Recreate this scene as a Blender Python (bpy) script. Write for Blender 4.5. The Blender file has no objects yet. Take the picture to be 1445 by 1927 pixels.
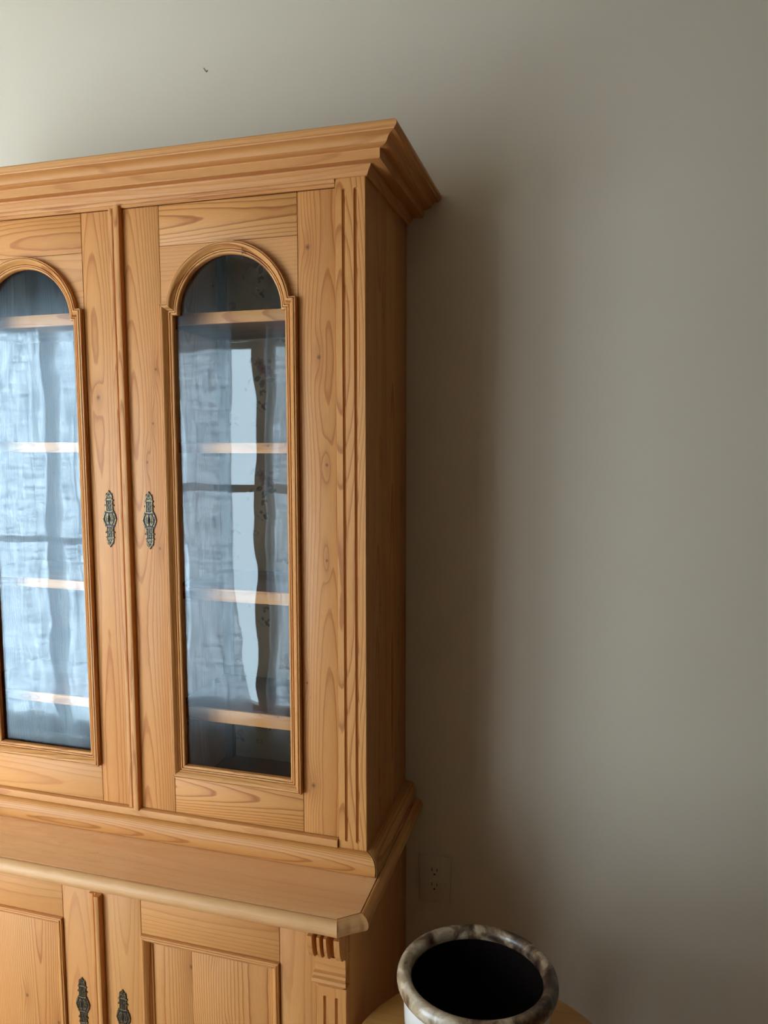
import bpy, bmesh, math, random
import numpy as np
from mathutils import Matrix, Vector

random.seed(7)
rng = np.random.default_rng(7)
scene = bpy.context.scene
COL = scene.collection

# ------------------------------------------------------------------ camera
cam_d = bpy.data.cameras.new('camera')
cam = bpy.data.objects.new('camera', cam_d)
COL.objects.link(cam)
yaw, pitch = 0.2720, -0.0970
fw = Vector((-math.sin(yaw) * math.cos(pitch), math.cos(yaw) * math.cos(pitch), math.sin(pitch)))
rt = Vector((math.cos(yaw), math.sin(yaw), 0))
up = rt.cross(fw)
R3 = Matrix((rt, up, -fw)).transposed()
cam.matrix_world = Matrix.Translation((0.4075, -1.6570, 1.5124)) @ R3.to_4x4()
cam_d.sensor_fit = 'HORIZONTAL'
cam_d.sensor_width = 36.0
cam_d.lens = 1359.24 / 1445 * 36.0
cam_d.clip_start = 0.02
scene.camera = cam

# ------------------------------------------------------------------ world, daylight, exposure
world = bpy.data.worlds.new('overcast_sky')
scene.world = world
world.use_nodes = True
bg = world.node_tree.nodes['Background']
bg.inputs['Color'].default_value = (0.72, 0.86, 1.0, 1)
bg.inputs['Strength'].default_value = 2.0
def daylight(x0, x1, z0, z1, radiance):
    # overcast daylight standing outside one window, shining towards +Y into the room
    dl = bpy.data.lights.new('daylight', 'AREA')
    dl.shape = 'RECTANGLE'
    dl.size, dl.size_y = x1 - x0, z1 - z0
    dl.energy = radiance * math.pi * dl.size * dl.size_y
    dl.color = (0.75, 0.88, 1.0)
    o = bpy.data.objects.new('daylight', dl)
    COL.objects.link(o)
    o.location = ((x0 + x1) / 2, -2.40, (z0 + z1) / 2)
    o.rotation_euler = (math.radians(90), 0, 0)
daylight(-3.10, -1.66, -0.10, 2.27, 22.0)      # wide window, open sky
daylight(-1.66, -0.88, 0.08, 2.10, 8.5)       # narrow window, radiance lowered to keep its mirrored strips dim
scene.view_settings.view_transform = 'Standard'
scene.view_settings.look = 'None'
scene.view_settings.exposure = 0.26
scene.view_settings.gamma = 1.0
scene.view_settings.use_curve_mapping = False
scene.cycles.max_bounces = 8
scene.cycles.diffuse_bounces = 4
scene.cycles.use_adaptive_sampling = True
scene.cycles.adaptive_threshold = 0.04
scene.cycles.transparent_max_bounces = 16
scene.cycles.caustics_reflective = False
scene.cycles.caustics_refractive = False
scene.cycles.sample_clamp_indirect = 8.0

# ------------------------------------------------------------------ node helpers
def srgb(r, g, b):
    f = lambda c: (c / 255 / 12.92) if c / 255 <= 0.04045 else ((c / 255 + 0.055) / 1.055) ** 2.4
    return (f(r), f(g), f(b), 1.0)

class NT:
    def __init__(s, name):
        s.m = bpy.data.materials.new(name)
        s.m.use_nodes = True
        s.t = s.m.node_tree
        s.t.nodes.clear()
        s.out = s.n('ShaderNodeOutputMaterial')
    def n(s, typ, **kw):
        nd = s.t.nodes.new(typ)
        for k, v in kw.items():
            setattr(nd, k, v)
        return nd
    def set(s, sock, v):
        if hasattr(v, 'is_output') or isinstance(v, bpy.types.NodeSocket):
            s.t.links.new(v, sock)
        elif v is not None:
            sock.default_value = v
    def math(s, op, a, b=None, c=None, clamp=False):
        nd = s.n('ShaderNodeMath', operation=op, use_clamp=clamp)
        s.set(nd.inputs[0], a)
        if b is not None: s.set(nd.inputs[1], b)
        if c is not None: s.set(nd.inputs[2], c)
        return nd.outputs[0]
    def vec(s, x, y, z):
        nd = s.n('ShaderNodeCombineXYZ')
        s.set(nd.inputs[0], x); s.set(nd.inputs[1], y); s.set(nd.inputs[2], z)
        return nd.outputs[0]
    def noise(s, v, scale=1.0, detail=2.0, rough=0.5, dist=0.0):
        nd = s.n('ShaderNodeTexNoise')
        s.set(nd.inputs['Vector'], v)
        nd.inputs['Scale'].default_value = scale
        nd.inputs['Detail'].default_value = detail
        nd.inputs['Roughness'].default_value = rough
        nd.inputs['Distortion'].default_value = dist
        return nd.outputs['Fac']
    def ramp(s, fac, stops, interp='LINEAR'):
        nd = s.n('ShaderNodeValToRGB')
        nd.color_ramp.interpolation = interp
        el = nd.color_ramp.elements
        el[0].position, el[0].color = stops[0][0], stops[0][1]
        el[1].position, el[1].color = stops[-1][0], stops[-1][1]
        for p, c in stops[1:-1]:
            e = el.new(p); e.color = c
        s.set(nd.inputs[0], fac)
        return nd.outputs[0]
    def mix(s, fac, a, b, blend='MIX'):
        nd = s.n('ShaderNodeMix', data_type='RGBA', blend_type=blend)
        s.set(nd.inputs[0], fac); s.set(nd.inputs[6], a); s.set(nd.inputs[7], b)
        return nd.outputs[2]
    def maprange(s, v, a, b, c, d):
        nd = s.n('ShaderNodeMapRange')
        s.set(nd.inputs[0], v)
        for i, x in enumerate((a, b, c, d)): nd.inputs[i + 1].default_value = x
        return nd.outputs[0]
    def bump(s, h, strength=0.2, dist=0.001):
        nd = s.n('ShaderNodeBump')
        nd.inputs['Strength'].default_value = strength
        nd.inputs['Distance'].default_value = dist
        s.set(nd.inputs['Height'], h)
        return nd.outputs[0]
    def principled(s, col, rough=0.5, spec=0.5, metal=0.0, normal=None, coat=0.0):
        nd = s.n('ShaderNodeBsdfPrincipled')
        s.set(nd.inputs['Base Color'], col)
        s.set(nd.inputs['Roughness'], rough)
        s.set(nd.inputs['Metallic'], metal)
        nd.inputs['Specular IOR Level'].default_value = spec
        nd.inputs['Coat Weight'].default_value = coat
        if normal is not None: s.t.links.new(normal, nd.inputs['Normal'])
        s.t.links.new(nd.outputs[0], s.out.inputs['Surface'])
        return nd

def wood(name, early, late, tint, contrast=1.0, knots=1.0, spacing=0.0041, rough=0.50, slots=0):
    """Pine: growth rings cut by the board (attribute 'gc' holds along / across / depth of the grain in metres), knots, fibres."""
    s = NT(name)
    at = s.n('ShaderNodeAttribute', attribute_name='gc')
    sp = s.n('ShaderNodeSeparateXYZ'); s.set(sp.inputs[0], at.outputs['Vector'])
    a, c, d = sp.outputs
    w1 = s.noise(s.vec(s.math('MULTIPLY', a, 1.4), s.math('MULTIPLY', c, 7.0), s.math('MULTIPLY', d, 5.0)), 1.0, 2.5, 0.55)
    w1 = s.math('SUBTRACT', w1, 0.5)
    w2 = s.math('SUBTRACT', s.noise(s.vec(s.math('MULTIPLY', a, 1.1), s.math('MULTIPLY', c, 2.0), 3.3), 1.0, 1.0), 0.5)
    w3 = s.math('SUBTRACT', s.noise(s.vec(s.math('MULTIPLY', a, 22.0), s.math('MULTIPLY', c, 60.0), d), 1.0, 1.0), 0.5)
    # knots: placed ones (object properties knot_0 ... hold along, across, radius in grain coordinates) or scattered ones
    def knot(da, dc, kr, has):
        dist = s.math('SQRT', s.math('ADD', s.math('POWER', s.math('MULTIPLY', da, 0.8), 2.0), s.math('POWER', dc, 2.0)))
        wid = s.math('MULTIPLY', kr, 2.4)
        hl = s.math('EXPONENT', s.math('MULTIPLY', -1.0, s.math('ADD', s.math('POWER', s.math('DIVIDE', da, 0.042), 2.0), s.math('POWER', s.math('DIVIDE', dc, wid), 2.0))))
        co = s.math('SUBTRACT', 1.0, s.math('SMOOTH_MIN', s.math('DIVIDE', dist, kr), 1.0, 0.3), clamp=True)
        return s.math('MULTIPLY', hl, has), s.math('MULTIPLY', co, has)
    if slots:
        halo = core = None
        for i in range(slots):
            ka = s.n('ShaderNodeAttribute', attribute_name='knot_%d' % i, attribute_type='OBJECT')
            ks = s.n('ShaderNodeSeparateXYZ'); s.set(ks.inputs[0], ka.outputs['Vector'])
            h_, c_ = knot(s.math('SUBTRACT', a, ks.outputs[0]), s.math('SUBTRACT', c, ks.outputs[1]), s.math('MAXIMUM', ks.outputs[2], 0.001), s.math('GREATER_THAN', ks.outputs[2], 0.0005))
            halo = h_ if halo is None else s.math('MAXIMUM', halo, h_)
            core = c_ if core is None else s.math('MAXIMUM', core, c_)
    else:
        vor = s.n('ShaderNodeTexVoronoi', voronoi_dimensions='2D', feature='F1')
        vor.inputs['Scale'].default_value = 1.0
        s.set(vor.inputs['Vector'], s.vec(s.math('MULTIPLY', a, 3.2), s.math('MULTIPLY', c, 11.0), 0.0))
        pp = s.n('ShaderNodeSeparateXYZ'); s.set(pp.inputs[0], vor.outputs['Position'])
        da = s.math('SUBTRACT', a, s.math('DIVIDE', pp.outputs[0], 3.2))
        dc = s.math('SUBTRACT', c, s.math('DIVIDE', pp.outputs[1], 11.0))
        rc = s.n('ShaderNodeSeparateColor'); s.set(rc.inputs[0], vor.outputs['Color'])
        halo, core = knot(da, dc, s.math('MULTIPLY_ADD', rc.outputs[1], 0.0028, 0.0030), s.math('MULTIPLY', s.math('GREATER_THAN', rc.outputs[0], 0.45), knots))
    # growth rings
    c2 = s.math('MULTIPLY_ADD', w1, 0.020, c)
    d2 = s.math('MULTIPLY_ADD', w2, 0.07, d)
    r = s.math('SQRT', s.math('ADD', s.math('POWER', c2, 2.0), s.math('POWER', d2, 2.0)))
    r = s.math('ADD', r, s.math('MULTIPLY', halo, 0.0062))
    r = s.math('MULTIPLY_ADD', w3, 0.0011, r)
    fr = s.math('FRACT', s.math('DIVIDE', r, spacing))
    ring = s.ramp(fr, [(0.0, (0, 0, 0, 1)), (0.50, (0.07, 0.07, 0.07, 1)), (0.74, (0.32, 0.32, 0.32, 1)), (0.87, (1, 1, 1, 1)), (0.95, (0.85, 0.85, 0.85, 1)), (1.0, (0, 0, 0, 1))])
    big = s.noise(s.vec(s.math('MULTIPLY', a, 1.5), s.math('MULTIPLY', c, 14.0), d), 1.0, 2.0)
    fib = s.noise(s.vec(s.math('MULTIPLY', a, 30.0), s.math('MULTIPLY', c, 900.0), s.math('MULTIPLY', d, 900.0)), 1.0, 2.0, 0.6)
    amt = s.math('MULTIPLY', s.maprange(big, 0.3, 0.7, 0.6, 1.1), contrast)
    k = s.math('MULTIPLY', ring, amt, clamp=True)
    col = s.mix(k, early, late)
    col = s.mix(s.maprange(big, 0.42, 0.75, 0.0, 0.5), col, tint)
    oi = s.n('ShaderNodeObjectInfo')
    col = s.mix(s.math('MULTIPLY', oi.outputs['Random'], 0.30), col, tint)
    col = s.mix(s.maprange(fib, 0.35, 0.75, 0.0, 0.22), col, late)
    col = s.mix(s.math('MULTIPLY', halo, 0.35), col, late)
    col = s.mix(core, col, srgb(96, 58, 34))
    # wear specks
    spk = s.noise(s.vec(s.math('MULTIPLY', a, 60.0), s.math('MULTIPLY', c, 160.0), d), 1.0, 1.0)
    col = s.mix(s.maprange(spk, 0.80, 0.86, 0.0, 0.6), col, srgb(90, 56, 34))
    h = s.math('ADD', s.math('MULTIPLY', ring, -0.5), s.math('MULTIPLY', fib, 0.6))
    rg = s.maprange(big, 0.3, 0.7, rough - 0.05, rough + 0.10)
    s.principled(col, rg, 0.35, normal=s.bump(h, 0.25, 0.0006))
    return s.m

def plain(name, col, rough=0.5, spec=0.5, metal=0.0, noise_amt=0.0, noise_scale=60.0, bump=0.0):
    s = NT(name)
    tc = s.n('ShaderNodeTexCoord')
    nz = s.noise(tc.outputs['Object'], noise_scale, 4.0, 0.55)
    c = s.mix(s.math('MULTIPLY', nz, noise_amt), col, tuple(x * 0.55 for x in col[:3]) + (1,))
    s.principled(c, rough, spec, metal, normal=s.bump(nz, bump, 0.001) if bump else None)
    return s.m

M = {}
M['pine'] = wood('honey_pine', srgb(208, 147, 85), srgb(146, 80, 33), srgb(198, 126, 61))
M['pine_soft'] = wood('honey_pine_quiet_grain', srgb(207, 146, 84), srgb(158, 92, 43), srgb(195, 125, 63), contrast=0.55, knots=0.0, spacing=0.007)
M['pine_bold'] = wood('honey_pine_bold_grain', srgb(210, 149, 84), srgb(140, 75, 29), srgb(200, 128, 59), contrast=1.1, knots=0.0)
M['pine_top'] = wood('worn_pine_top', srgb(238, 184, 128), srgb(198, 128, 78), srgb(216, 146, 92), contrast=0.2, knots=0.0, spacing=0.016, rough=0.28)
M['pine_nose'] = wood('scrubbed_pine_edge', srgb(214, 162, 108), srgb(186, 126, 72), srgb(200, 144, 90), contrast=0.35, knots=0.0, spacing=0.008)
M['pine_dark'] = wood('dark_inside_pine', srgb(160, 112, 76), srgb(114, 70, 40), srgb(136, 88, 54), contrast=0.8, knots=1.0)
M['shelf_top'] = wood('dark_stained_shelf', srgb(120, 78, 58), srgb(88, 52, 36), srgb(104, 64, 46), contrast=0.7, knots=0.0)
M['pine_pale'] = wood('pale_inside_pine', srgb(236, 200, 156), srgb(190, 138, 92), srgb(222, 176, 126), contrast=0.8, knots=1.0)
M['stool_wood'] = wood('amber_stool_wood', srgb(184, 132, 70), srgb(154, 100, 48), srgb(172, 116, 58), contrast=0.4, knots=0.0, spacing=0.008, rough=0.3)
M['floor_wood'] = wood('oak_floor', srgb(168, 122, 80), srgb(132, 88, 52), srgb(152, 106, 66), contrast=0.6, knots=0.0)
M['pine_knots'] = wood('honey_pine_small_knots', srgb(209, 148, 86), srgb(146, 81, 34), srgb(199, 127, 63), slots=6)
M['dark_batten'] = plain('dark_batten', srgb(70, 58, 52), 0.7)
M['keyhole'] = plain('keyhole_black', (0.004, 0.004, 0.004, 1), 0.9)
M['trim'] = plain('trim_white', srgb(222, 218, 208), 0.5)
M['rod'] = plain('rod_iron', srgb(46, 42, 40), 0.4, metal=0.8)
M['ceiling'] = plain('ceiling_paint', srgb(212, 208, 198), 0.9)
M['wall_bounce'] = plain('bounce_wall_paint', srgb(232, 226, 214), 0.8)
M['outlet'] = plain('outlet_plastic', srgb(197, 183, 162), 0.45)
M['slot'] = plain('slot_black', srgb(20, 14, 10), 0.8)
M['ink'] = plain('pencil_mark', srgb(92, 50, 30), 0.8)
M['nick'] = plain('nick_grey', srgb(120, 112, 98), 0.8)

def paint_wall():
    s = NT('greige_wall_paint')
    tc = s.n('ShaderNodeTexCoord')
    n1 = s.noise(tc.outputs['Object'], 1.3, 3.0)
    n2 = s.noise(tc.outputs['Object'], 420.0, 2.0)
    col = s.mix(n1, srgb(203, 187, 165), srgb(199, 183, 161))
    s.principled(col, 0.75, 0.25, normal=s.bump(n2, 0.08, 0.0006))
    return s.m
M['wall'] = paint_wall()

def brass(name, dark, light):
    s = NT(name)
    geo = s.n('ShaderNodeNewGeometry')
    tc = s.n('ShaderNodeTexCoord')
    nz = s.noise(tc.outputs['Object'], 380.0, 3.0, 0.6)
    col = s.mix(s.maprange(nz, 0.35, 0.62, 0.0, 1.0), dark, light)
    s.principled(col, 0.42, 0.5, 0.55, normal=s.bump(nz, 0.5, 0.0012))
    return s.m
M['brass'] = brass('aged_brass', srgb(70, 54, 36), srgb(176, 156, 116))
M['brass_dark'] = brass('aged_brass_recess', srgb(14, 10, 8), srgb(40, 30, 20))
M['bronze'] = brass('dark_bronze', srgb(76, 62, 46), srgb(150, 132, 100))
M['bronze_dark'] = brass('dark_bronze_recess', srgb(34, 28, 22), srgb(72, 60, 46))

def glass():
    s = NT('old_window_glass')
    tc = s.n('ShaderNodeTexCoord')
    nz = s.noise(tc.outputs['Object'], 5.0, 1.5)
    nb = s.bump(nz, 0.2, 0.006)
    lw = s.n('ShaderNodeLayerWeight'); lw.inputs['Blend'].default_value = 0.5
    f = s.math('POWER', lw.outputs['Facing'], 5.0)
    f = s.math('MULTIPLY_ADD', f, 0.93, 0.030, clamp=True)
    tr = s.n('ShaderNodeBsdfTransparent'); tr.inputs[0].default_value = (0.97, 0.985, 0.98, 1)
    gl = s.n('ShaderNodeBsdfGlossy'); gl.inputs['Roughness'].default_value = 0.012
    gl.inputs['Color'].default_value = (0.86, 0.95, 1.0, 1)
    s.t.links.new(nb, gl.inputs['Normal'])
    mx = s.n('ShaderNodeMixShader')
    s.set(mx.inputs[0], f)
    s.t.links.new(tr.outputs[0], mx.inputs[1]); s.t.links.new(gl.outputs[0], mx.inputs[2])
    s.t.links.new(mx.outputs[0], s.out.inputs['Surface'])
    return s.m
M['glass'] = glass()

def linen():
    s = NT('sheer_blue_white_linen')
    tc = s.n('ShaderNodeTexCoord')
    sp = s.n('ShaderNodeSeparateXYZ'); s.set(sp.inputs[0], tc.outputs['Object'])
    x, y, z = sp.outputs
    a = s.noise(s.vec(s.math('MULTIPLY', x, 6.0), 1.0, s.math('MULTIPLY', z, 52.0)), 1.0, 3.0, 0.6)
    b = s.noise(s.vec(s.math('MULTIPLY', x, 52.0), 2.0, s.math('MULTIPLY', z, 5.0)), 1.0, 3.0, 0.6)
    w = s.math('ADD', s.maprange(a, 0.38, 0.64, 0.0, 0.5), s.maprange(b, 0.38, 0.64, 0.0, 0.5))
    open_ = s.maprange(w, 0.0, 1.0, 0.54, 0.06)
    col = s.mix(w, (0.90, 0.94, 0.98, 1), (0.46, 0.54, 0.62, 1))
    tl = s.n('ShaderNodeBsdfTranslucent'); s.set(tl.inputs[0], col)
    df = s.n('ShaderNodeBsdfDiffuse'); s.set(df.inputs[0], col)
    m1 = s.n('ShaderNodeMixShader'); m1.inputs[0].default_value = 0.2
    s.t.links.new(tl.outputs[0], m1.inputs[1]); s.t.links.new(df.outputs[0], m1.inputs[2])
    tr = s.n('ShaderNodeBsdfTransparent'); tr.inputs[0].default_value = (0.95, 0.97, 1.0, 1)
    m2 = s.n('ShaderNodeMixShader'); s.set(m2.inputs[0], open_)
    s.t.links.new(m1.outputs[0], m2.inputs[1]); s.t.links.new(tr.outputs[0], m2.inputs[2])
    s.t.links.new(m2.outputs[0], s.out.inputs['Surface'])
    return s.m
M['linen'] = linen()

def wallpaper():
    s = NT('rose_wallpaper')
    at = s.n('ShaderNodeVertexColor', layer_name='print')
    s.principled(at.outputs[0], 0.8, 0.2)
    return s.m
M['paper'] = wallpaper()

def crock_mats():
    s = NT('crock_white_glaze')
    tc = s.n('ShaderNodeTexCoord')
    nz = s.noise(tc.outputs['Object'], 30.0, 3.0)
    s.principled(s.mix(s.maprange(nz, 0.55, 0.8, 0, 0.3), srgb(226, 226, 220), srgb(196, 190, 178)), 0.22, 0.5)
    M['crock'] = s.m
    s = NT('crock_mottled_rim')
    tc = s.n('ShaderNodeTexCoord')
    sp = s.n('ShaderNodeSeparateXYZ'); s.set(sp.inputs[0], tc.outputs['Object'])
    nz = s.noise(tc.outputs['Object'], 26.0, 5.0, 0.62, 0.6)
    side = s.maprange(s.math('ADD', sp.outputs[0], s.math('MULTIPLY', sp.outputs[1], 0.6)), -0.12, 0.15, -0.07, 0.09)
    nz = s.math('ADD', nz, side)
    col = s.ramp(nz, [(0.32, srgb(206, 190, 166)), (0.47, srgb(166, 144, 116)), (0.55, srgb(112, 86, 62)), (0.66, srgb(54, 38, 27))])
    s.principled(col, s.maprange(nz, 0.3, 0.7, 0.18, 0.4), 0.6, normal=s.bump(nz, 0.3, 0.002))
    M['crock_rim'] = s.m
    M['crock_in'] = plain('crock_dark_inside', srgb(28, 20, 18), 0.3, noise_amt=0.5, noise_scale=12)
crock_mats()

# ------------------------------------------------------------------ mesh helpers
WORLD = {}

def empty(name, loc, parent=None):
    o = bpy.data.objects.new(name, None)
    COL.objects.link(o)
    o.empty_display_size = 0.05
    WORLD[o.name] = Vector(loc)
    if parent is not None:
        o.parent = parent
        o.location = Vector(loc) - WORLD[parent.name]
    else:
        o.location = loc
    return o

def tag(o, label=None, cat=None, group=None, kind=None):
    if label: o['label'] = label
    if cat: o['category'] = cat
    if group: o['group'] = group
    if kind: o['kind'] = kind
    return o

AX = {'x': 0, 'y': 1, 'z': 2}

def finish(name, verts, faces, mat, parent=None, grain='zxy', gc=None, smooth=40.0, mats=None, fmat=None, knots=()):
    V = np.asarray(verts, float)
    ctr = (V.min(0) + V.max(0)) / 2
    me = bpy.data.meshes.new(name)
    me.from_pydata((V - ctr).tolist(), [], faces)
    if mats:
        for m in mats: me.materials.append(M[m])
        if fmat is not None: me.polygons.foreach_set('material_index', fmat)
    else:
        me.materials.append(M[mat])
    if gc is None:
        i, j, k = AX[grain[0]], AX[grain[1]], AX[grain[2]]
        L = V - ctr
        w = max(0.02, V[:, j].max() - V[:, j].min())
        oa, oc_, od = rng.uniform(0, 40), rng.uniform(-0.4, 0.4) * w, rng.uniform(0.03, 0.11)
        gc = np.stack([L[:, i] + oa, L[:, j] + oc_, L[:, k] + od], 1)
        knots = [(p - ctr[i] + oa, q - ctr[j] + oc_, r) for p, q, r in knots]
    at = me.attributes.new('gc', 'FLOAT_VECTOR', 'POINT')
    at.data.foreach_set('vector', np.asarray(gc, np.float32).ravel())
    bm = bmesh.new(); bm.from_mesh(me)
    bmesh.ops.recalc_face_normals(bm, faces=bm.faces)
    bm.to_mesh(me); bm.free()
    me.shade_smooth()
    me.set_sharp_from_angle(angle=math.radians(smooth))
    o = bpy.data.objects.new(name, me)
    COL.objects.link(o)
    for i, kn in enumerate(knots): o['knot_%d' % i] = [float(q) for q in kn]
    WORLD[o.name] = Vector(ctr)
    if parent is not None:
        o.parent = parent
        o.location = Vector(ctr) - WORLD[parent.name]
    else:
        o.location = ctr
    return o

def box_vf(x0, x1, y0, y1, z0, z1, bev=0.0012):
    bm = bmesh.new()
    vs = [bm.verts.new((x, y, z)) for x in (x0, x1) for y in (y0, y1) for z in (z0, z1)]
    for q in ((0, 1, 3, 2), (4, 6, 7, 5), (0, 4, 5, 1), (2, 3, 7, 6), (0, 2, 6, 4), (1, 5, 7, 3)):
        bm.faces.new([vs[i] for i in q])
    bmesh.ops.recalc_face_normals(bm, faces=bm.faces)
    if bev > 0:
        bmesh.ops.bevel(bm, geom=bm.edges[:], offset=bev, segments=2, profile=0.5, affect='EDGES', clamp_overlap=True)
    bm.verts.index_update()
    V = [v.co[:] for v in bm.verts]
    F = [[v.index for v in f.verts] for f in bm.faces]
    bm.free()
    return V, F

def box(name, x0, x1, y0, y1, z0, z1, mat, parent=None, grain='zxy', bev=0.0012, knots=()):
    V, F = box_vf(x0, x1, y0, y1, z0, z1, bev)
    return finish(name, V, F, mat, parent, grain, knots=knots)

def join(*vfs):
    V, F = [], []
    for v, f in vfs:
        b = len(V); V += list(v); F += [[i + b for i in q] for q in f]
    return V, F

def prism(outline, y0, y1, bev=0.0):
    """outline: list of (x, z); extruded from y0 to y1."""
    bm = bmesh.new()
    a = [bm.verts.new((x, y0, z)) for x, z in outline]
    b = [bm.verts.new((x, y1, z)) for x, z in outline]
    n = len(a)
    bm.faces.new(a); bm.faces.new(b[::-1])
    for i in range(n):
        bm.faces.new((a[i], b[i], b[(i + 1) % n], a[(i + 1) % n]))
    bmesh.ops.recalc_face_normals(bm, faces=bm.faces)
    big = [f for f in bm.faces if len(f.verts) > 4]
    bmesh.ops.triangulate(bm, faces=big)
    bm.verts.index_update()
    V = [v.co[:] for v in bm.verts]; F = [[v.index for v in f.verts] for f in bm.faces]
    bm.free()
    return V, F

def loft(rings, closed_ring=True, caps=True):
    """rings: list of equally long point lists."""
    V, F = [], []
    n = len(rings[0])
    for r in rings: V += [tuple(p) for p in r]
    m = n if closed_ring else n - 1
    for i in range(len(rings) - 1):
        for j in range(m):
            k = (j + 1) % n
            F.append([i * n + j, i * n + k, (i + 1) * n + k, (i + 1) * n + j])
    if caps and closed_ring:
        F.append(list(range(n))[::-1]); F.append([(len(rings) - 1) * n + j for j in range(n)])
    return V, F

# --- moulding laid on a front plane: stations are (inner point, outer point) in x,z; h(s) is how far it stands proud
GLAZE = [(0.0, 0.0005), (0.05, 0.0022), (0.13, 0.0030), (0.18, 0.0028), (0.195, -0.0005), (0.225, -0.0005), (0.24, 0.0034), (0.32, 0.0042), (0.36, 0.0036), (0.375, 0.0004), (0.40, 0.0004),
         (0.42, 0.0040), (0.50, 0.0058), (0.58, 0.0086), (0.66, 0.0112), (0.74, 0.0128), (0.80, 0.0132), (0.845, 0.0128), (0.855, 0.0086), (0.885, 0.0086), (0.895, 0.0120), (0.98, 0.0118), (1.0, 0.0106)]
PANEL = [(0.0, -0.0075), (0.05, -0.0045), (0.14, -0.0034), (0.17, -0.0040), (0.20, -0.0022), (0.34, 0.0010), (0.50, 0.0048), (0.64, 0.0074), (0.76, 0.0084), (0.84, 0.0078), (0.86, 0.0062), (0.90, 0.0064), (0.98, 0.0060), (1.0, 0.0045)]

def moulding(name, stations, yface, yback, prof, mat, parent):
    rings, gcs = [], []
    acc, prev = 0.0, None
    o1, o2, o3 = rng.uniform(0, 40), rng.uniform(-0.01, 0.02), rng.uniform(0.02, 0.06)
    for I, O in stations:
        I, O = np.array(I, float), np.array(O, float)
        mid = (I + O) / 2
        if prev is not None: acc += np.linalg.norm(mid - prev)
        prev = mid
        ring = []
        w = np.linalg.norm(O - I)
        for s, h in prof:
            p = I + (O - I) * s
            ring.append((p[0], yface - h, p[1])); gcs.append((acc + o1, s * w + o2, o3))
        for s in (1.0, 0.0):
            p = I + (O - I) * s
            ring.append((p[0], yback, p[1])); gcs.append((acc + o1, s * w + o2, o3 + 0.01))
        rings.append(ring)
    V, F = loft(rings)
    return finish(name, V, F, mat, parent, gc=gcs, smooth=35)

def fluted(name, x0, x1, z0, z1, yf, yb, flutes, fz0, fz1, w, depth, mat, parent):
    """a pilaster board whose face carries round-bottomed flutes with rounded ends."""
    xs = [x0, x0 + 0.0012]
    for c in flutes: xs += list(c + w / 2 * np.array([-1, -0.97, -0.85, -0.6, -0.3, 0, 0.3, 0.6, 0.85, 0.97, 1]))
    xs += [x1 - 0.0012, x1]
    zs = [z0, z0 + 0.0012] + list(fz0 + w / 2 * np.array([0, 0.03, 0.15, 0.4, 0.7, 1])) + list(np.linspace(fz0 + w / 2, fz1 - w / 2, 14)[1:-1]) + list(fz1 - w / 2 * np.array([1, 0.7, 0.4, 0.15, 0.03, 0])) + [z1 - 0.0012, z1]
    V, F = [], []
    for z in zs:
        for x in xs:
            y = yf
            for c in flutes:
                zc = min(max(z, fz0 + w / 2), fz1 - w / 2)
                dd = math.hypot(x - c, z - zc) / (w / 2)
                if dd < 1: y = yf + depth * math.sqrt(1 - dd * dd)
            if x in (x0, x1) or z in (z0, z1): y = yf + 0.0012
            V.append((x, y, z))
    n = len(xs)
    for i in range(len(zs) - 1):
        for j in range(n - 1):
            F.append([i * n + j, i * n + j + 1, (i + 1) * n + j + 1, (i + 1) * n + j])
    b = len(V)
    V += [(x0, yb, z0), (x1, yb, z0), (x1, yb, z1), (x0, yb, z1)]
    m = len(zs)
    F.append([b, b + 1, b + 2, b + 3])
    F.append([i * n for i in range(m)] + [b + 3, b])
    F.append([i * n + n - 1 for i in range(m)] + [b + 2, b + 1])
    F.append(list(range(n)) + [b + 1, b]); F.append([(m - 1) * n + j for j in range(n)] + [b + 2, b + 3])
    return finish(name, V, F, mat, parent, 'zxy', smooth=30)

def run_front(prof, xl, xr, yf):
    """prof: closed list of (out, z); a length along the front, mitred at both ends."""
    return loft([[(xl - t, yf - t, z) for t, z in prof], [(xr + t, yf - t, z) for t, z in prof]])

def run_side(prof, xs, sign, yf, yb, gap=0.0):
    return loft([[(xs + sign * t, yf - t + gap, z) for t, z in prof], [(xs + sign * t, yb, z) for t, z in prof]])

def tube(path, r, n=6, closed=False):
    P = [Vector(p) for p in path]
    rings = []
    for i, p in enumerate(P):
        a = P[i - 1] if (i > 0 or closed) else p
        b = P[(i + 1) % len(P)] if (i < len(P) - 1 or closed) else p
        t = (b - a).normalized()
        u = t.orthogonal().normalized() if abs(t.y) > 0.9 else t.cross(Vector((0, 1, 0))).normalized()
        v = t.cross(u)
        rings.append([p + u * math.cos(q) * r + v * math.sin(q) * r for q in np.linspace(0, 2 * math.pi, n, endpoint=False)])
    if closed: rings.append(rings[0])
    return loft(rings, True, not closed)

def blob(c, rx, ry, rz, nu=8, nv=5):
    rings = []
    for i in range(nv + 1):
        th = math.pi * i / nv
        s = max(math.sin(th), 0.02)
        rings.append([(c[0] + rx * s * math.cos(q), c[1] - ry * math.cos(th), c[2] + rz * s * math.sin(q)) for q in np.linspace(0, 2 * math.pi, nu, endpoint=False)])
    return loft(rings)

def lathe(prof, n=72, off=(0, 0, 0), shear=None):
    V, F = [], []
    for r, z in prof:
        for q in np.linspace(0, 2 * math.pi, n, endpoint=False):
            x, y = r * math.cos(q), r * math.sin(q)
            zz = z + (shear(x, y, z) if shear else 0)
            V.append((x + off[0], y + off[1], zz + off[2]))
    for i in range(len(prof) - 1):
        for j in range(n):
            k = (j + 1) % n
            F.append([i * n + j, i * n + k, (i + 1) * n + k, (i + 1) * n + j])
    return V, F

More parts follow.
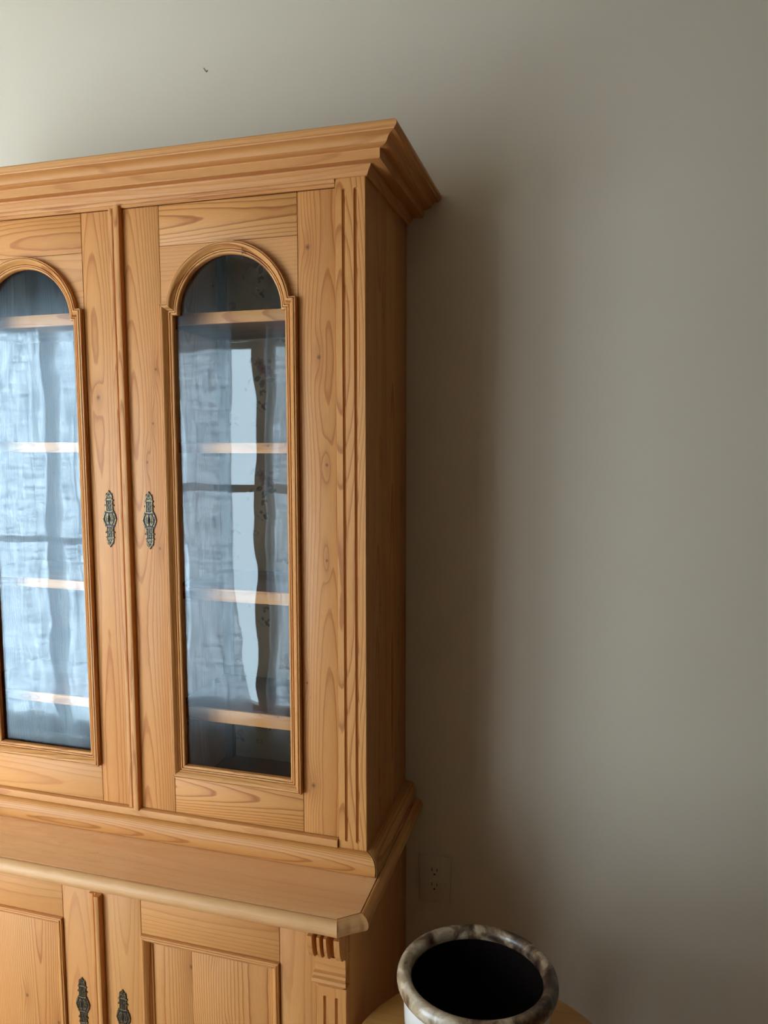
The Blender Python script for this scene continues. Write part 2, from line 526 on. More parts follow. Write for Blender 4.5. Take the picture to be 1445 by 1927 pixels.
# ------------------------------------------------------------------ the room
FZ, CZ = -0.12, 2.78
XL, XR, YW = -3.4, 5.6, -2.12           # left wall, right wall, window wall (faces the cabinet)
def struct(name, vf, mat, parent=None, grain='zxy'):
    o = finish(name, vf[0], vf[1], mat, parent, grain)
    if parent is None: o['kind'] = 'structure'
    return o

back = struct('wall_back', box_vf(XL - 0.15, XR + 0.15, 0.0, 0.15, FZ, CZ, 0), 'wall')
struct('wall_left', box_vf(XL - 0.15, XL, YW - 0.15, 0.0, FZ, CZ, 0), 'wall')
struct('wall_right', box_vf(XR, XR + 0.15, YW - 0.15, 0.0, FZ, CZ, 0), 'wall')
struct('ceiling', box_vf(XL - 0.15, XR + 0.15, YW - 0.15, 0.15, CZ, CZ + 0.12, 0), 'ceiling')
WIN = [(-2.96, -1.700, -0.06, 2.13), (-1.620, -0.930, 0.16, 1.985)]
parts = [box_vf(XL, WIN[0][0], YW - 0.15, YW, FZ, CZ, 0), box_vf(WIN[0][1], WIN[1][0], YW - 0.15, YW, FZ, CZ, 0), box_vf(WIN[1][1], XR, YW - 0.15, YW, FZ, CZ, 0),
         box_vf(WIN[0][0], WIN[0][1], YW - 0.15, YW, FZ, WIN[0][2], 0), box_vf(WIN[0][0], WIN[0][1], YW - 0.15, YW, WIN[0][3], CZ, 0),
         box_vf(WIN[1][0], WIN[1][1], YW - 0.15, YW, FZ, WIN[1][2], 0), box_vf(WIN[1][0], WIN[1][1], YW - 0.15, YW, WIN[1][3], CZ, 0)]
struct('wall_front', join(*parts), 'wall_bounce')  # out of view; paint lightened to bounce fill onto the cabinet front

floor = struct('floor', box_vf(XL - 0.15, XR + 0.15, YW - 0.15, 0.15, FZ - 0.1, FZ - 0.012, 0), 'floor_wood', None, 'xyz')
yy = YW
k = 0
while yy < -0.001:
    y1 = min(yy + 0.125, -0.001)
    off = (k * 0.77) % 1.9
    xs = [XL] + [x for x in np.arange(XL + 0.3 + off, XR - 0.2, 2.1)] + [XR]
    for i in range(len(xs) - 1):
        box('floorboard', xs[i] + 0.0006, xs[i + 1] - 0.0006, yy + 0.0006, y1 - 0.0006, FZ - 0.012, FZ, 'floor_wood', floor, 'xyz', 0.0008)
    yy = y1; k += 1

for i, (a, b, c, d) in enumerate(WIN):
    w = empty('window_%d' % (i + 1), ((a + b) / 2, YW - 0.08, c))
    tag(w, ['wide white sash window behind the sheer linen curtain', 'narrow white two-light window beside the sheer curtain'][i], None, None, 'structure')
    t = 0.045 if i == 0 else 0.030
    y0, y1 = YW - 0.11, YW - 0.06
    box('window_frame', a, a + t, y0, y1, c, d, 'trim', w); box('window_frame', b - t, b, y0, y1, c, d, 'trim', w)
    box('window_frame', a + t, b - t, y0, y1, c, c + t, 'trim', w); box('window_frame', a + t, b - t, y0, y1, d - t, d, 'trim', w)
    zm = (c + d) / 2 - 0.06 if i == 0 else 1.26
    box('meeting_rail', a + t, b - t, y0 + 0.005, y1 - 0.005, zm, zm + 0.035, 'trim', w)
    mull = [a + t, b - t]
    xm, hm = ((a + b) / 2, 0.03) if i == 0 else (-1.103, 0.042)
    box('mullion', xm - hm, xm + hm, y0, y1, c + t, zm, 'trim', w); box('mullion', xm - hm, xm + hm, y0, y1, zm + 0.035, d - t, 'trim', w)
    mull = [a + t, xm - hm, xm + hm, b - t]
    for j in range(0, len(mull), 2):
        for z0, z1 in ((c + t, zm), (zm + 0.035, d - t)):
            box('window_pane', mull[j], mull[j + 1], YW - 0.087, YW - 0.083, z0, z1, 'glass', w, bev=0)
    box('window_sill', a - 0.03, b + 0.03, YW - 0.06, YW + 0.03, c - 0.025, c, 'trim', w)

# curtain: one sheet of gathered linen with a flared hem
def curtain(x0, x1, flare_amt, fullness, label):
    zt, zb = 2.53, FZ + 0.02
    nx, nz = int(155 * (x1 - x0)) + 10, 46
    V, F, G = [], [], []
    ph = [rng.uniform(0, 6.28) for _ in range(6)]
    for i in range(nz + 1):
        v = i / nz
        z = zt + (zb - zt) * v
        flare = flare_amt * max(0.0, (v - 0.62) / 0.38) ** 1.6
        for j in range(nx + 1):
            u = j / nx
            xr = x1 + flare + 0.012 * math.sin(v * 9 + ph[0])
            x = x0 + (xr - x0) * u
            amp = (0.040 + 0.012 * v) * fullness
            q = u * (x1 - x0)
            y = amp * math.sin(q * 30 + ph[1] + 0.9 * math.sin(q * 4.1 + ph[2])) * (0.55 + 0.45 * math.sin(q * 6.3 + ph[3])) + 0.010 * math.sin(q * 67 + ph[4] + 1.2 * v)
            x += 0.012 * math.sin(q * 30 + ph[5] + 1.5 * v)
            V.append((x, YW + 0.115 + y, z))
    n = nx + 1
    for i in range(nz):
        for j in range(nx):
            F.append([i * n + j, i * n + j + 1, (i + 1) * n + j + 1, (i + 1) * n + j])
    o = finish('linen_curtain', V, F, 'linen', None, smooth=180)
    return tag(o, label, 'curtain', 'sheer linen curtains on one rod')
curtain(-3.02, -1.165, 0.115, 1.0, 'wide sheer pale blue linen curtain at the wide window, mirrored in the cabinet door glass')
curtain(-1.005, -0.840, -0.02, 0.40, 'narrow sheer linen curtain added at the end of the rod to glow before the narrow window')  # added panel: its glow softens the bare strip and dark mullion
rod = empty('curtain_rod', (-2.0, YW + 0.115, 2.545))
tag(rod, 'thin dark iron rod that carries the sheer linen curtain', 'curtain rod')
V, F = tube([(-3.1, YW + 0.115, 2.545), (-0.80, YW + 0.115, 2.545)], 0.010, 12); finish('rod', V, F, 'rod', rod)
for x in (-3.06, -0.88):
    V, F = tube([(x, YW, 2.545), (x, YW + 0.06, 2.545), (x, YW + 0.115, 2.545)], 0.007, 8); finish('bracket', V, F, 'rod', rod)
for x in (-3.115, -0.785):
    V, F = blob((x, YW + 0.115, 2.545), 0.022, 0.022, 0.022, 14, 8); finish('finial', V, F, 'rod', rod)

# ------------------------------------------------------------------ upper cabinet
XC = -0.532                       # middle of the piece of furniture
XLc = 2 * XC                      # its left side plane
DU = -0.3244                      # front plane (pilaster faces)
DF = -0.3195                      # door faces
Z0, Z1 = 0.6431, 2.0018           # bottom of the base moulding, underside of the cornice
ZB, ZT = 0.7019, 1.9887           # door bottom and top
UP = empty('display_cabinet', (XC, -0.16, Z0))
tag(UP, 'honey pine upper cabinet with two arched glass doors, standing on the pine base', 'cabinet')

def mx(x): return 2 * XC - x      # mirror about the middle

# sides: two vertical planks each
for s in (0, 1):
    f = (lambda x: x) if s == 0 else mx
    for y0, y1 in ((DU + 0.018, -0.1772), (-0.1766, -0.0005)):
        a, b = sorted((f(-0.020), f(0.0)))
        box('side_plank', a, b, y0, y1, 0.66, 2.03, 'pine', UP, 'zyx', 0.0006)
    a, b = sorted((f(-0.0603), f(0.0)))
    c1, c2 = f(-0.0425), f(-0.0190)
    fluted('pilaster', a, b, 0.66, 2.004, DU, DU + 0.0178, sorted((c1, c2)), 0.6985, 1.9845, 0.0088, 0.0048, 'pine_bold', UP)

# cornice
CORN = [(-0.012, 2.0026), (0.0035, 2.0026), (0.0055, 2.0045), (0.0075, 2.0085), (0.0105, 2.0125), (0.0140, 2.0160), (0.0148, 2.0195),
        (0.0185, 2.0195), (0.0230, 2.0188), (0.0300, 2.0178), (0.0378, 2.0178), (0.0388, 2.0190), (0.0388, 2.0330), (0.0400, 2.0345), (0.0455, 2.0350), (0.0520, 2.0358), (0.0560, 2.0378),
        (0.0582, 2.0412), (0.0605, 2.0448), (0.0645, 2.0478), (0.0700, 2.0492), (0.0748, 2.0500), (0.0758, 2.0520), (0.0780, 2.0528), (0.0800, 2.0550), (0.0806, 2.0580), (0.0796, 2.0620), (0.0768, 2.0648), (0.0720, 2.0658), (-0.012, 2.0658)]
V, F = run_front(CORN, XLc, 0.0, DU); finish('cornice_moulding', V, F, 'pine_soft', UP, 'xzy', smooth=28)
V, F = run_side(CORN, 0.0, 1, DU, -0.0005); finish('cornice_moulding', V, F, 'pine_soft', UP, 'yzx', smooth=28)
V, F = run_side(CORN, XLc, -1, DU, -0.0005); finish('cornice_moulding', V, F, 'pine_soft', UP, 'yzx', smooth=28)
FR = [(0.0, 1.9890), (0.0042, 1.9890), (0.0056, 1.9905), (0.0056, 1.9945), (0.0046, 1.9958), (0.0056, 1.9972), (0.0072, 2.0000), (0.0072, 2.0024), (0.0, 2.0024)]
V, F = loft([[(x, DF - t, z) for t, z in FR] for x in (mx(-0.0606), -0.0606)]); finish('frieze_strip', V, F, 'pine', UP, 'xzy', smooth=28)
box('top_board', XLc + 0.021, -0.021, DU + 0.02, -0.0125, 2.008, 2.028, 'pine_dark', UP, 'xyz')

# base moulding and door sill
BASE = [(-0.012, 0.6432), (0.0205, 0.6432), (0.0226, 0.6450), (0.0236, 0.6500), (0.0240, 0.6600), (0.0232, 0.6680), (0.0210, 0.6745), (0.0170, 0.6800), (0.0120, 0.6830), (0.0060, 0.6842), (0.0022, 0.6842), (-0.012, 0.6842)]
V, F = run_front(BASE, XLc, 0.0, DU); finish('base_moulding', V, F, 'pine_bold', UP, 'xzy', smooth=30)
V, F = run_side([(t + 0.0026, z) for t, z in BASE], 0.0, 1, DU + 0.0008, -0.0005, 0.0034); finish('base_moulding', V, F, 'pine', UP, 'yzx', smooth=30)
V, F = run_side(BASE, XLc, -1, DU, -0.0005); finish('base_moulding', V, F, 'pine', UP, 'yzx', smooth=30)
SILL = [(-0.012, 0.6850), (0.0095, 0.6850), (0.0100, 0.6960), (0.0090, 0.7000), (0.0060, 0.7012), (-0.012, 0.7012)]
V, F = loft([[(x, DF - t, z) for t, z in SILL] for x in (mx(-0.0622), -0.0622)]); finish('door_sill', V, F, 'pine_soft', UP, 'xzy', smooth=28)
box('bottom_board', XLc + 0.021, -0.021, DF + 0.025, -0.0125, 0.676, 0.697, 'pine_dark', UP, 'xyz')

# insides: partitions, corner battens, shelves, papered back
for s in (0, 1):
    f = (lambda x: x) if s == 0 else mx
    a, b = sorted((f(-0.4935), f(-0.4735)))
    box('partition', a, b, -0.290, -0.0130, 0.698, 2.006, 'pine_pale' if s == 0 else 'pine_dark', UP, 'zyx')  # paler than its twin: light missing inside is put into the wood colour
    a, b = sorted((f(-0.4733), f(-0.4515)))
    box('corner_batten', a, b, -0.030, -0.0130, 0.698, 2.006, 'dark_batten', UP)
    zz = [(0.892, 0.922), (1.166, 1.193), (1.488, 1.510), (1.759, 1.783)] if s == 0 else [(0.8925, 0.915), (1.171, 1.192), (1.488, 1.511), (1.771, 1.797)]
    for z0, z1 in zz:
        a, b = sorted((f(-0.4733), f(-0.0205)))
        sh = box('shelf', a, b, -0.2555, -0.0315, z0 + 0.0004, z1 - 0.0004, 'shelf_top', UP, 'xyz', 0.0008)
        lip = box('shelf_edge', a, b, -0.262, -0.2556, z0, z1, 'pine', sh, 'xzy', 0.0010)
        lip['label'] = 'pale front edge of the dark shelf'
def paper_mesh():
    x0, x1, z0, z1 = -0.4512, -0.0205, 0.6975, 2.0065
    st = 0.0021
    nx, nz = int((x1 - x0) / st), int((z1 - z0) / st)
    X, Z = np.meshgrid(np.linspace(x0, x1, nx + 1), np.linspace(z0, z1, nz + 1))
    r2 = np.random.default_rng(3)
    # soft noise field
    def field(n, sx, sz):
        g = r2.uniform(0, 1, (n, n))
        u = (X - x0) / sx % (n - 1); v = (Z - z0) / sz % (n - 1)
        iu, iv = u.astype(int), v.astype(int); fu, fv = u - iu, v - iv
        fu = fu * fu * (3 - 2 * fu); fv = fv * fv * (3 - 2 * fv)
        return (g[iv, iu] * (1 - fu) + g[iv, iu + 1] * fu) * (1 - fv) + (g[iv + 1, iu] * (1 - fu) + g[iv + 1, iu + 1] * fu) * fv
    C = np.zeros(X.shape + (3,)) + np.array(srgb(240, 235, 220)[:3])
    C *= (0.94 + 0.10 * field(24, 0.03, 0.05))[..., None]
    nf = field(60, 0.0045, 0.0045)
    def put(mask, rgb):
        nonlocal C
        m = np.clip(mask, 0, 1)[..., None]
        C = C * (1 - m) + np.array(srgb(*rgb)[:3]) * m
    def leaf(cx, cz, ang, L, W, a=0.85, rgb=(104, 104, 84)):
        ca, sa = math.cos(ang), math.sin(ang)
        u = (X - cx) * ca + (Z - cz) * sa; v = -(X - cx) * sa + (Z - cz) * ca
        w = W * np.clip(1 - (u / L) ** 2, 0, 1)
        m = (np.abs(u) < L) & (np.abs(v) < w)
        put(m * a * (0.7 + 0.5 * nf), rgb)
        put((m & (np.abs(v) < 0.0012)) * 0.5, (170, 168, 140))
    def bloom(cx, cz, R, a=0.9):
        dx, dz = X - cx, Z - cz
        d = np.hypot(dx, dz); th = np.arctan2(dz, dx)
        edge = R * (0.86 + 0.10 * np.sin(5 * th + cx * 90) + 0.08 * np.sin(8 * th + cz * 70))
        m = np.clip((edge - d) / 0.003, 0, 1)
        spiral = 0.5 + 0.5 * np.sin(d / R * 13 + 2.0 * np.sin(th * 2 + 1) + th * 2)
        put(m * a * 0.85, (196, 150, 148))
        put(m * a * np.clip(spiral * 1.4 - 0.5, 0, 1) * 0.8, (160, 98, 104))
        put(m * a * np.clip(1.25 - d / (0.40 * R), 0, 1) * 0.9, (128, 62, 68))
        put(m * a * (nf > 0.72) * 0.6, (218, 186, 178))
    def rose(cx, cz):
        leaf(cx - 0.017, cz - 0.024, 0.5, 0.010, 0.0065); leaf(cx - 0.004, cz - 0.036, 1.2, 0.012, 0.007)
        leaf(cx + 0.018, cz - 0.028, 0.15, 0.012, 0.006); leaf(cx - 0.008, cz - 0.056, 0.9, 0.006, 0.004); leaf(cx + 0.000, cz - 0.054, -0.7, 0.006, 0.003)
        leaf(cx - 0.008, cz - 0.063, 0.3, 0.005, 0.003)
        leaf(cx - 0.034, cz + 0.020, 1.2, 0.010, 0.005, 0.5); leaf(cx + 0.034, cz + 0.026, -0.9, 0.009, 0.005, 0.5)
        bloom(cx - 0.003, cz - 0.001, 0.017); bloom(cx - 0.011, cz + 0.013, 0.0155); bloom(cx + 0.013, cz - 0.007, 0.0160)
        bloom(cx + 0.016, cz + 0.017, 0.008, 0.6)
    def sprig(cx, cz):
        leaf(cx - 0.005, cz + 0.008, -0.9, 0.006, 0.0035); leaf(cx + 0.006, cz - 0.004, -0.9, 0.011, 0.004); leaf(cx + 0.010, cz + 0.004, 0.8, 0.006, 0.003)
        d = np.abs((X - cx + 0.012) * 0.8 + (Z - cz + 0.004)); put((d < 0.0011) * (np.abs(X - cx + 0.012) < 0.012) * 0.5, (130, 128, 108))
    def little(cx, cz):
        for k in range(5):
            q = k * 1.26; d = np.hypot(X - cx - 0.007 * math.cos(q), Z - cz - 0.007 * math.sin(q))
            put(np.clip((0.0065 - d) / 0.002, 0, 1) * 0.5 * (0.5 + nf), (202, 172, 156))
        leaf(cx - 0.010, cz - 0.015, 0.4, 0.008, 0.004, 0.6); leaf(cx + 0.006, cz - 0.017, -0.5, 0.008, 0.004, 0.6)
    def curl(cx, cz):
        d = np.abs(np.hypot((X - cx) / 1.4, Z - cz) - 0.005); put((d < 0.0011) * 0.5 * (nf > 0.3), (140, 134, 118))
    P = 0.2705
    for k in range(-3, 4):
        for sx in (0.0, 0.235):
            rose(-0.3560 + sx, 1.690 + P * k); rose(-0.2385 + sx, 1.555 + P * k)
            sprig(-0.3640 + sx, 1.600 + P * k); sprig(-0.2500 + sx, 1.468 + P * k)
            little(-0.4385 + sx, 1.572 + P * k); little(-0.3085 + sx, 1.502 + P * k)
            curl(-0.4400 + sx, 1.492 + P * k); curl(-0.3850 + sx, 1.555 + P * k)
            leaf(-0.3950 + sx, 1.660 + P * k, 1.0, 0.008, 0.004, 0.5); leaf(-0.4050 + sx, 1.640 + P * k, 2.0, 0.007, 0.0035, 0.5)
    C *= 0.97
    V = np.stack([X.ravel(), np.full(X.size, -0.0128), Z.ravel()], 1)
    n = nx + 1
    i, j = np.meshgrid(np.arange(nz), np.arange(nx), indexing='ij')
    q = (i * n + j).ravel()
    F = np.stack([q, q + 1, q + n + 1, q + n], 1)
    ctr = np.array([(x0 + x1) / 2, -0.0128, (z0 + z1) / 2])
    me = bpy.data.meshes.new('wallpaper')
    me.from_pydata((V - ctr).tolist(), [], F.tolist())
    ca = me.color_attributes.new('print', 'FLOAT_COLOR', 'POINT')
    ca.data.foreach_set('color', np.concatenate([C.reshape(-1, 3), np.ones((X.size, 1))], 1).astype(np.float32).ravel())
    me.materials.append(M['paper'])
    return me, ctr
for s in (0, 1):
    f = (lambda x: x) if s == 0 else mx
    a, b = sorted((f(-0.4935), f(-0.0205)))
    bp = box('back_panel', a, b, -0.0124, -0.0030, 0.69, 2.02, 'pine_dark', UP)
    if s == 1: continue
    pm, pc = paper_mesh()
    wp = bpy.data.objects.new('wallpaper', pm); COL.objects.link(wp)
    wp.parent = bp
    c = pc.copy(); c[0] = f(c[0])
    wp.location = Vector(c) - WORLD[bp.name]
    WORLD[wp.name] = Vector(c)
    wp['label'] = 'cream wallpaper printed with dusty pink roses'

# ornate keyhole plate, built around (cx, cz) on the plane y
def escutcheon(cx, y, cz, parent, flip=1, mats=('brass', 'brass_dark', 'keyhole')):
    prof = [(0.0615, 0.0), (0.0590, 0.0022), (0.0562, 0.0040), (0.0545, 0.0072), (0.0510, 0.0082), (0.0470, 0.0088), (0.0430, 0.0084), (0.0412, 0.0112), (0.0392, 0.0112), (0.0380, 0.0090),
            (0.0320, 0.0090), (0.0312, 0.0112), (0.0295, 0.0122), (0.0276, 0.0112), (0.0268, 0.0090), (0.0190, 0.0092), (0.0165, 0.0118), (0.0135, 0.0122), (0.0105, 0.0146), (0.0060, 0.0158), (0.0, 0.0172)]
    right = prof + [(-v, w) for v, w in prof[::-1][1:]]
    out = [(cx + w, cz + v) for v, w in right] + [(cx - w, cz + v) for v, w in right[::-1][1:-1]]
    A = prism(out, y - 0.0016, y)
    fl = []
    r = 0.00062
    yy = y - 0.0019
    def cv(pts, rad=r, closed=False): fl.append(tube([(cx + flip * p[0], yy, cz + p[1]) for p in pts], rad, 6, closed))
    def circ(u, v, a, b, rad=r, t0=0, t1=2 * math.pi, n=14):
        full = abs(t1 - t0 - 2 * math.pi) < 1e-6
        q = np.linspace(t0, t1, n, endpoint=not full)
        cv([(u + a * math.cos(t), v + b * math.sin(t)) for t in q], rad, full)
    for sg in (1, -1):
        for sx in (1, -1):
            cv([(sx * 0.0076, sg * 0.0175), (sx * 0.0074, sg * 0.029), (sx * 0.0076, sg * 0.040)], 0.00105)
            fl.append(blob((cx + sx * 0.0104, yy, cz + sg * 0.0294), 0.0013, 0.0013, 0.0016, 7, 4))
            fl.append(blob((cx + sx * 0.0098, yy, cz + sg * 0.0402), 0.0014, 0.0013, 0.0013, 7, 4))
            # leafy scrolls between the rails
            cv([(sx * 0.0010, sg * 0.0195), (sx * 0.0042, sg * 0.0215), (sx * 0.0048, sg * 0.0245), (sx * 0.0022, sg * 0.0268), (sx * 0.0008, sg * 0.0300), (sx * 0.0036, sg * 0.0320), (sx * 0.0046, sg * 0.0350), (sx * 0.0020, sg * 0.0378)])
            cv([(sx * 0.0030, sg * 0.0234), (sx * 0.0014, sg * 0.0240)], 0.0008)
            cv([(sx * 0.0028, sg * 0.0340), (sx * 0.0012, sg * 0.0352)], 0.0008)
            # crown of the finial
            cv([(sx * 0.0074, sg * 0.0425), (sx * 0.0072, sg * 0.0480), (sx * 0.0052, sg * 0.0525), (sx * 0.0028, sg * 0.0535), (0, sg * 0.0585)], 0.0007)
            circ(sx * 0.0034, sg * 0.0470, 0.0024, 0.0034, 0.0006, n=10)
            fl.append(blob((cx + sx * 0.0060, yy, cz + sg * 0.0545), 0.0014, 0.0013, 0.0014, 7, 4))
        fl.append(blob((cx, yy, cz + sg * 0.0600), 0.0013, 0.0012, 0.0022, 7, 4))
        fl.append(blob((cx, yy, cz + sg * 0.0505), 0.0012, 0.0014, 0.0020, 7, 4))
        cv([(-0.0092, sg * 0.0410), (0, sg * 0.0418), (0.0092, sg * 0.0410)], 0.0012)
        cv([(-0.0090, sg * 0.0168), (0, sg * 0.0158), (0.0090, sg * 0.0168)], 0.0010)
    for sx in (1, -1):
        t0 = -1.15 if sx == 1 else math.pi - 1.15
        circ(0, 0, 0.0048, 0.0118, 0.0012, t0, t0 + 2.3, 12)
        circ(0, 0, 0.0088, 0.0128, 0.0011, t0, t0 + 2.3, 12)
        cv([(sx * 0.0105, 0.0125), (sx * 0.0142, 0.0060), (sx * 0.0158, 0.0), (sx * 0.0142, -0.0060), (sx * 0.0105, -0.0125)], 0.0011)
        for q in (-0.006, 0.0, 0.006): fl.append(blob((cx + sx * 0.0122, yy, cz + q), 0.0011, 0.0012, 0.0016, 7, 4))
    B = join(*fl)
    K = prism([(cx + 0.0021 * math.cos(t), cz + 0.0062 * math.sin(t)) for t in np.linspace(0, 6.283, 14, endpoint=False)], y - 0.0021, y - 0.0010)
    V, F = join(A, B, K)
    fm = [1] * len(A[1]) + [0] * len(B[1]) + [2] * len(K[1])
    o = finish('escutcheon', V, F, None, parent, mats=list(mats), fmat=fm, smooth=50)
    o['label'] = 'ornate pierced brass keyhole plate' if mats[0] == 'brass' else 'dark bronze ornate keyhole plate'
    return o

KN = [([(1.8843, -0.1180, 0.0058), (1.6757, -0.0967, 0.0050), (1.4669, -0.0820, 0.0040), (1.2770, -0.0835, 0.0034), (0.8063, -0.1164, 0.0056), (1.0229, -0.1281, 0.0030)],
       [(1.6618, -0.4574, 0.0034), (1.5502, -0.4676, 0.0030), (1.4690, -0.4845, 0.0034), (1.2865, -0.4602, 0.0034)]),
      ([(1.30, -0.985, 0.004), (1.72, -0.97, 0.004)], [(1.6063, -0.5988, 0.0056)])]
def upper_door(s):
    f = (lambda x: x) if s == 0 else mx
    if s == 0: xo0, xj0, xj1, xo1 = -0.0612, -0.1385, -0.4405, -0.5300        # hinge edge, joints, meeting edge
    else: xo0, xj0, xj1, xo1 = mx(-0.0612), mx(-0.1385), -0.6255, -0.5312
    acx = (xj0 + xj1) / 2 + (0.0015 if s == 0 else 0.0010)
    D = empty('glass_door', ((xo0 + xo1) / 2, DF, ZB), UP)
    D['label'] = ['arched glass door nearest the fluted corner pilaster', 'arched glass door whose pane mirrors the blue linen curtain'][s]
    yb = DF + 0.022
    g = 0.0006
    def bx(name, xa, xb, z0, z1, mat, grain, kn=()):
        a, b = sorted((xa, xb)); return box(name, a + g, b - g, DF, yb, z0 + g, z1 - g, mat, D, grain, 0.0007, kn)
    bx('stile', xo0, xj0, ZB, ZT, 'pine_knots', 'zxy', KN[s][0])
    bx('stile', xj1, xo1, ZB, ZT, 'pine_knots', 'zxy', KN[s][1])
    bx('top_rail', xj0, xj1, 1.9075, ZT, 'pine_bold', 'xzy')
    bx('bottom_rail', xj0, xj1, ZB, 0.7865, 'pine_bold' if s == 0 else 'pine_soft', 'xzy')
    # spandrel board with the arch cut out of it
    xa, xb = sorted((xj0, xj1)); zs, R = 1.7695, 0.1140
    w = 0.0225
    Ro = R + w
    Rc = Ro - 0.004
    a0 = math.asin(0.022 / Rc)
    arc = [(acx - Rc * math.cos(t), zs + Rc * math.sin(t)) for t in np.linspace(a0, math.pi - a0, 40)]
    out = [(xa + g, zs + 0.022)] + arc + [(xb - g, zs + 0.022), (xb - g, 1.9071), (xa + g, 1.9071)]
    V, F = prism(out, DF, yb); finish('arch_board', V, F, 'pine_soft', D, 'xzy', smooth=25)
    # glazing mouldings: bottom and two uprights with mitred ends, the arch with its ears
    wi = 0.0275
    gm = 0.0013
    xi0, xi1, zi0 = xa + wi, xb - wi, 0.7865 + wi - 0.001
    yk = DF + 0.008
    moulding('glazing_bead', [((xi0, zi0), (xa + gm, 0.7878)), ((xi1, zi0), (xb - gm, 0.7878))], DF, yk, GLAZE, 'pine_bold', D)
    ztop_i, ztop_o = zs, zs + w
    for (xi, xo) in ((xi0, xa + gm), (xi1, xb - gm)):
        moulding('glazing_bead', [((xi, zi0 + 0.0008), (xo, 0.7886)), ((xi, ztop_i - 0.0006), (xo, ztop_o - 0.0006))], DF, yk, GLAZE, 'pine_bold', D)
    st = [((xi0, zs), (xa + gm, zs + w)), ((acx - R, zs), (acx - Ro * math.cos(math.asin(w / Ro)), zs + w))]
    b0 = math.asin(w / Ro)
    for t in np.linspace(0, 1, 49)[1:-1]:
        ti = math.pi * t; to = b0 + (math.pi - 2 * b0) * t
        to = to + (ti - to) * min(1, 6 * min(t, 1 - t))
        to = min(max(to, b0), math.pi - b0)
        st.append(((acx - R * math.cos(ti), zs + R * math.sin(ti)), (acx - Ro * math.cos(to), zs + Ro * math.sin(to))))
    st += [((acx + R, zs), (acx + Ro * math.cos(b0), zs + w)), ((xi1, zs), (xb - gm, zs + w))]
    o = moulding('arch_moulding', st, DF, yk, GLAZE, 'pine_bold', D)
    # pane
    ol = [(xa + 0.002, 0.7885), (xb - 0.002, 0.7885), (xb - 0.002, zs + 0.012)] + [(acx + (R + 0.010) * math.cos(t), zs + (R + 0.010) * math.sin(t)) for t in np.linspace(0.11, math.pi - 0.11, 30)] + [(xa + 0.002, zs + 0.012)]
    V, F = prism(ol, DF + 0.0085, DF + 0.0112); finish('glass_pane', V, F, 'glass', D, smooth=20)
    if s == 0:
        escutcheon(-0.4825, DF, 1.3460, D, -1)
        # the letter A drawn on the crown of the arch
        def stroke(p, q):
            return tube([(x, DF - 0.0126 - dy, z) for x, z, dy in (p, q)], 0.0005, 5)
        ax, az = -0.2500, 1.8790
        V, F = join(stroke((ax - 0.0045, az, -0.0085), (ax, az + 0.011, -0.001)), stroke((ax, az + 0.011, -0.001), (ax + 0.0045, az - 0.001, -0.0085)), stroke((ax - 0.005, az + 0.004, -0.0055), (ax + 0.006, az + 0.003, -0.0055)))
        o = finish('pencil_mark', V, F, 'ink', D); o['label'] = 'small letter A marked on the arch'
    else:
        escutcheon(-0.5805, DF, 1.3466, D, 1)
        # cover strip where the doors meet
        ST = [(-0.5555, 0.0), (-0.5555, 0.0040), (-0.5545, 0.0052), (-0.5490, 0.0056), (-0.5470, 0.0050), (-0.5452, 0.0030), (-0.5432, 0.0028), (-0.5412, 0.0050), (-0.5396, 0.0096), (-0.5380, 0.0122), (-0.5350, 0.0130), (-0.5285, 0.0128), (-0.5262, 0.0116), (-0.5250, 0.0090), (-0.5250, 0.0)]
        V, F = loft([[(x, DF - 0.0002 - h, z) for x, h in ST] for z in (0.6985, 1.9925)]); finish('cover_strip', V, F, 'pine', D, 'zxy', smooth=30)
for s in (0, 1): upper_door(s)

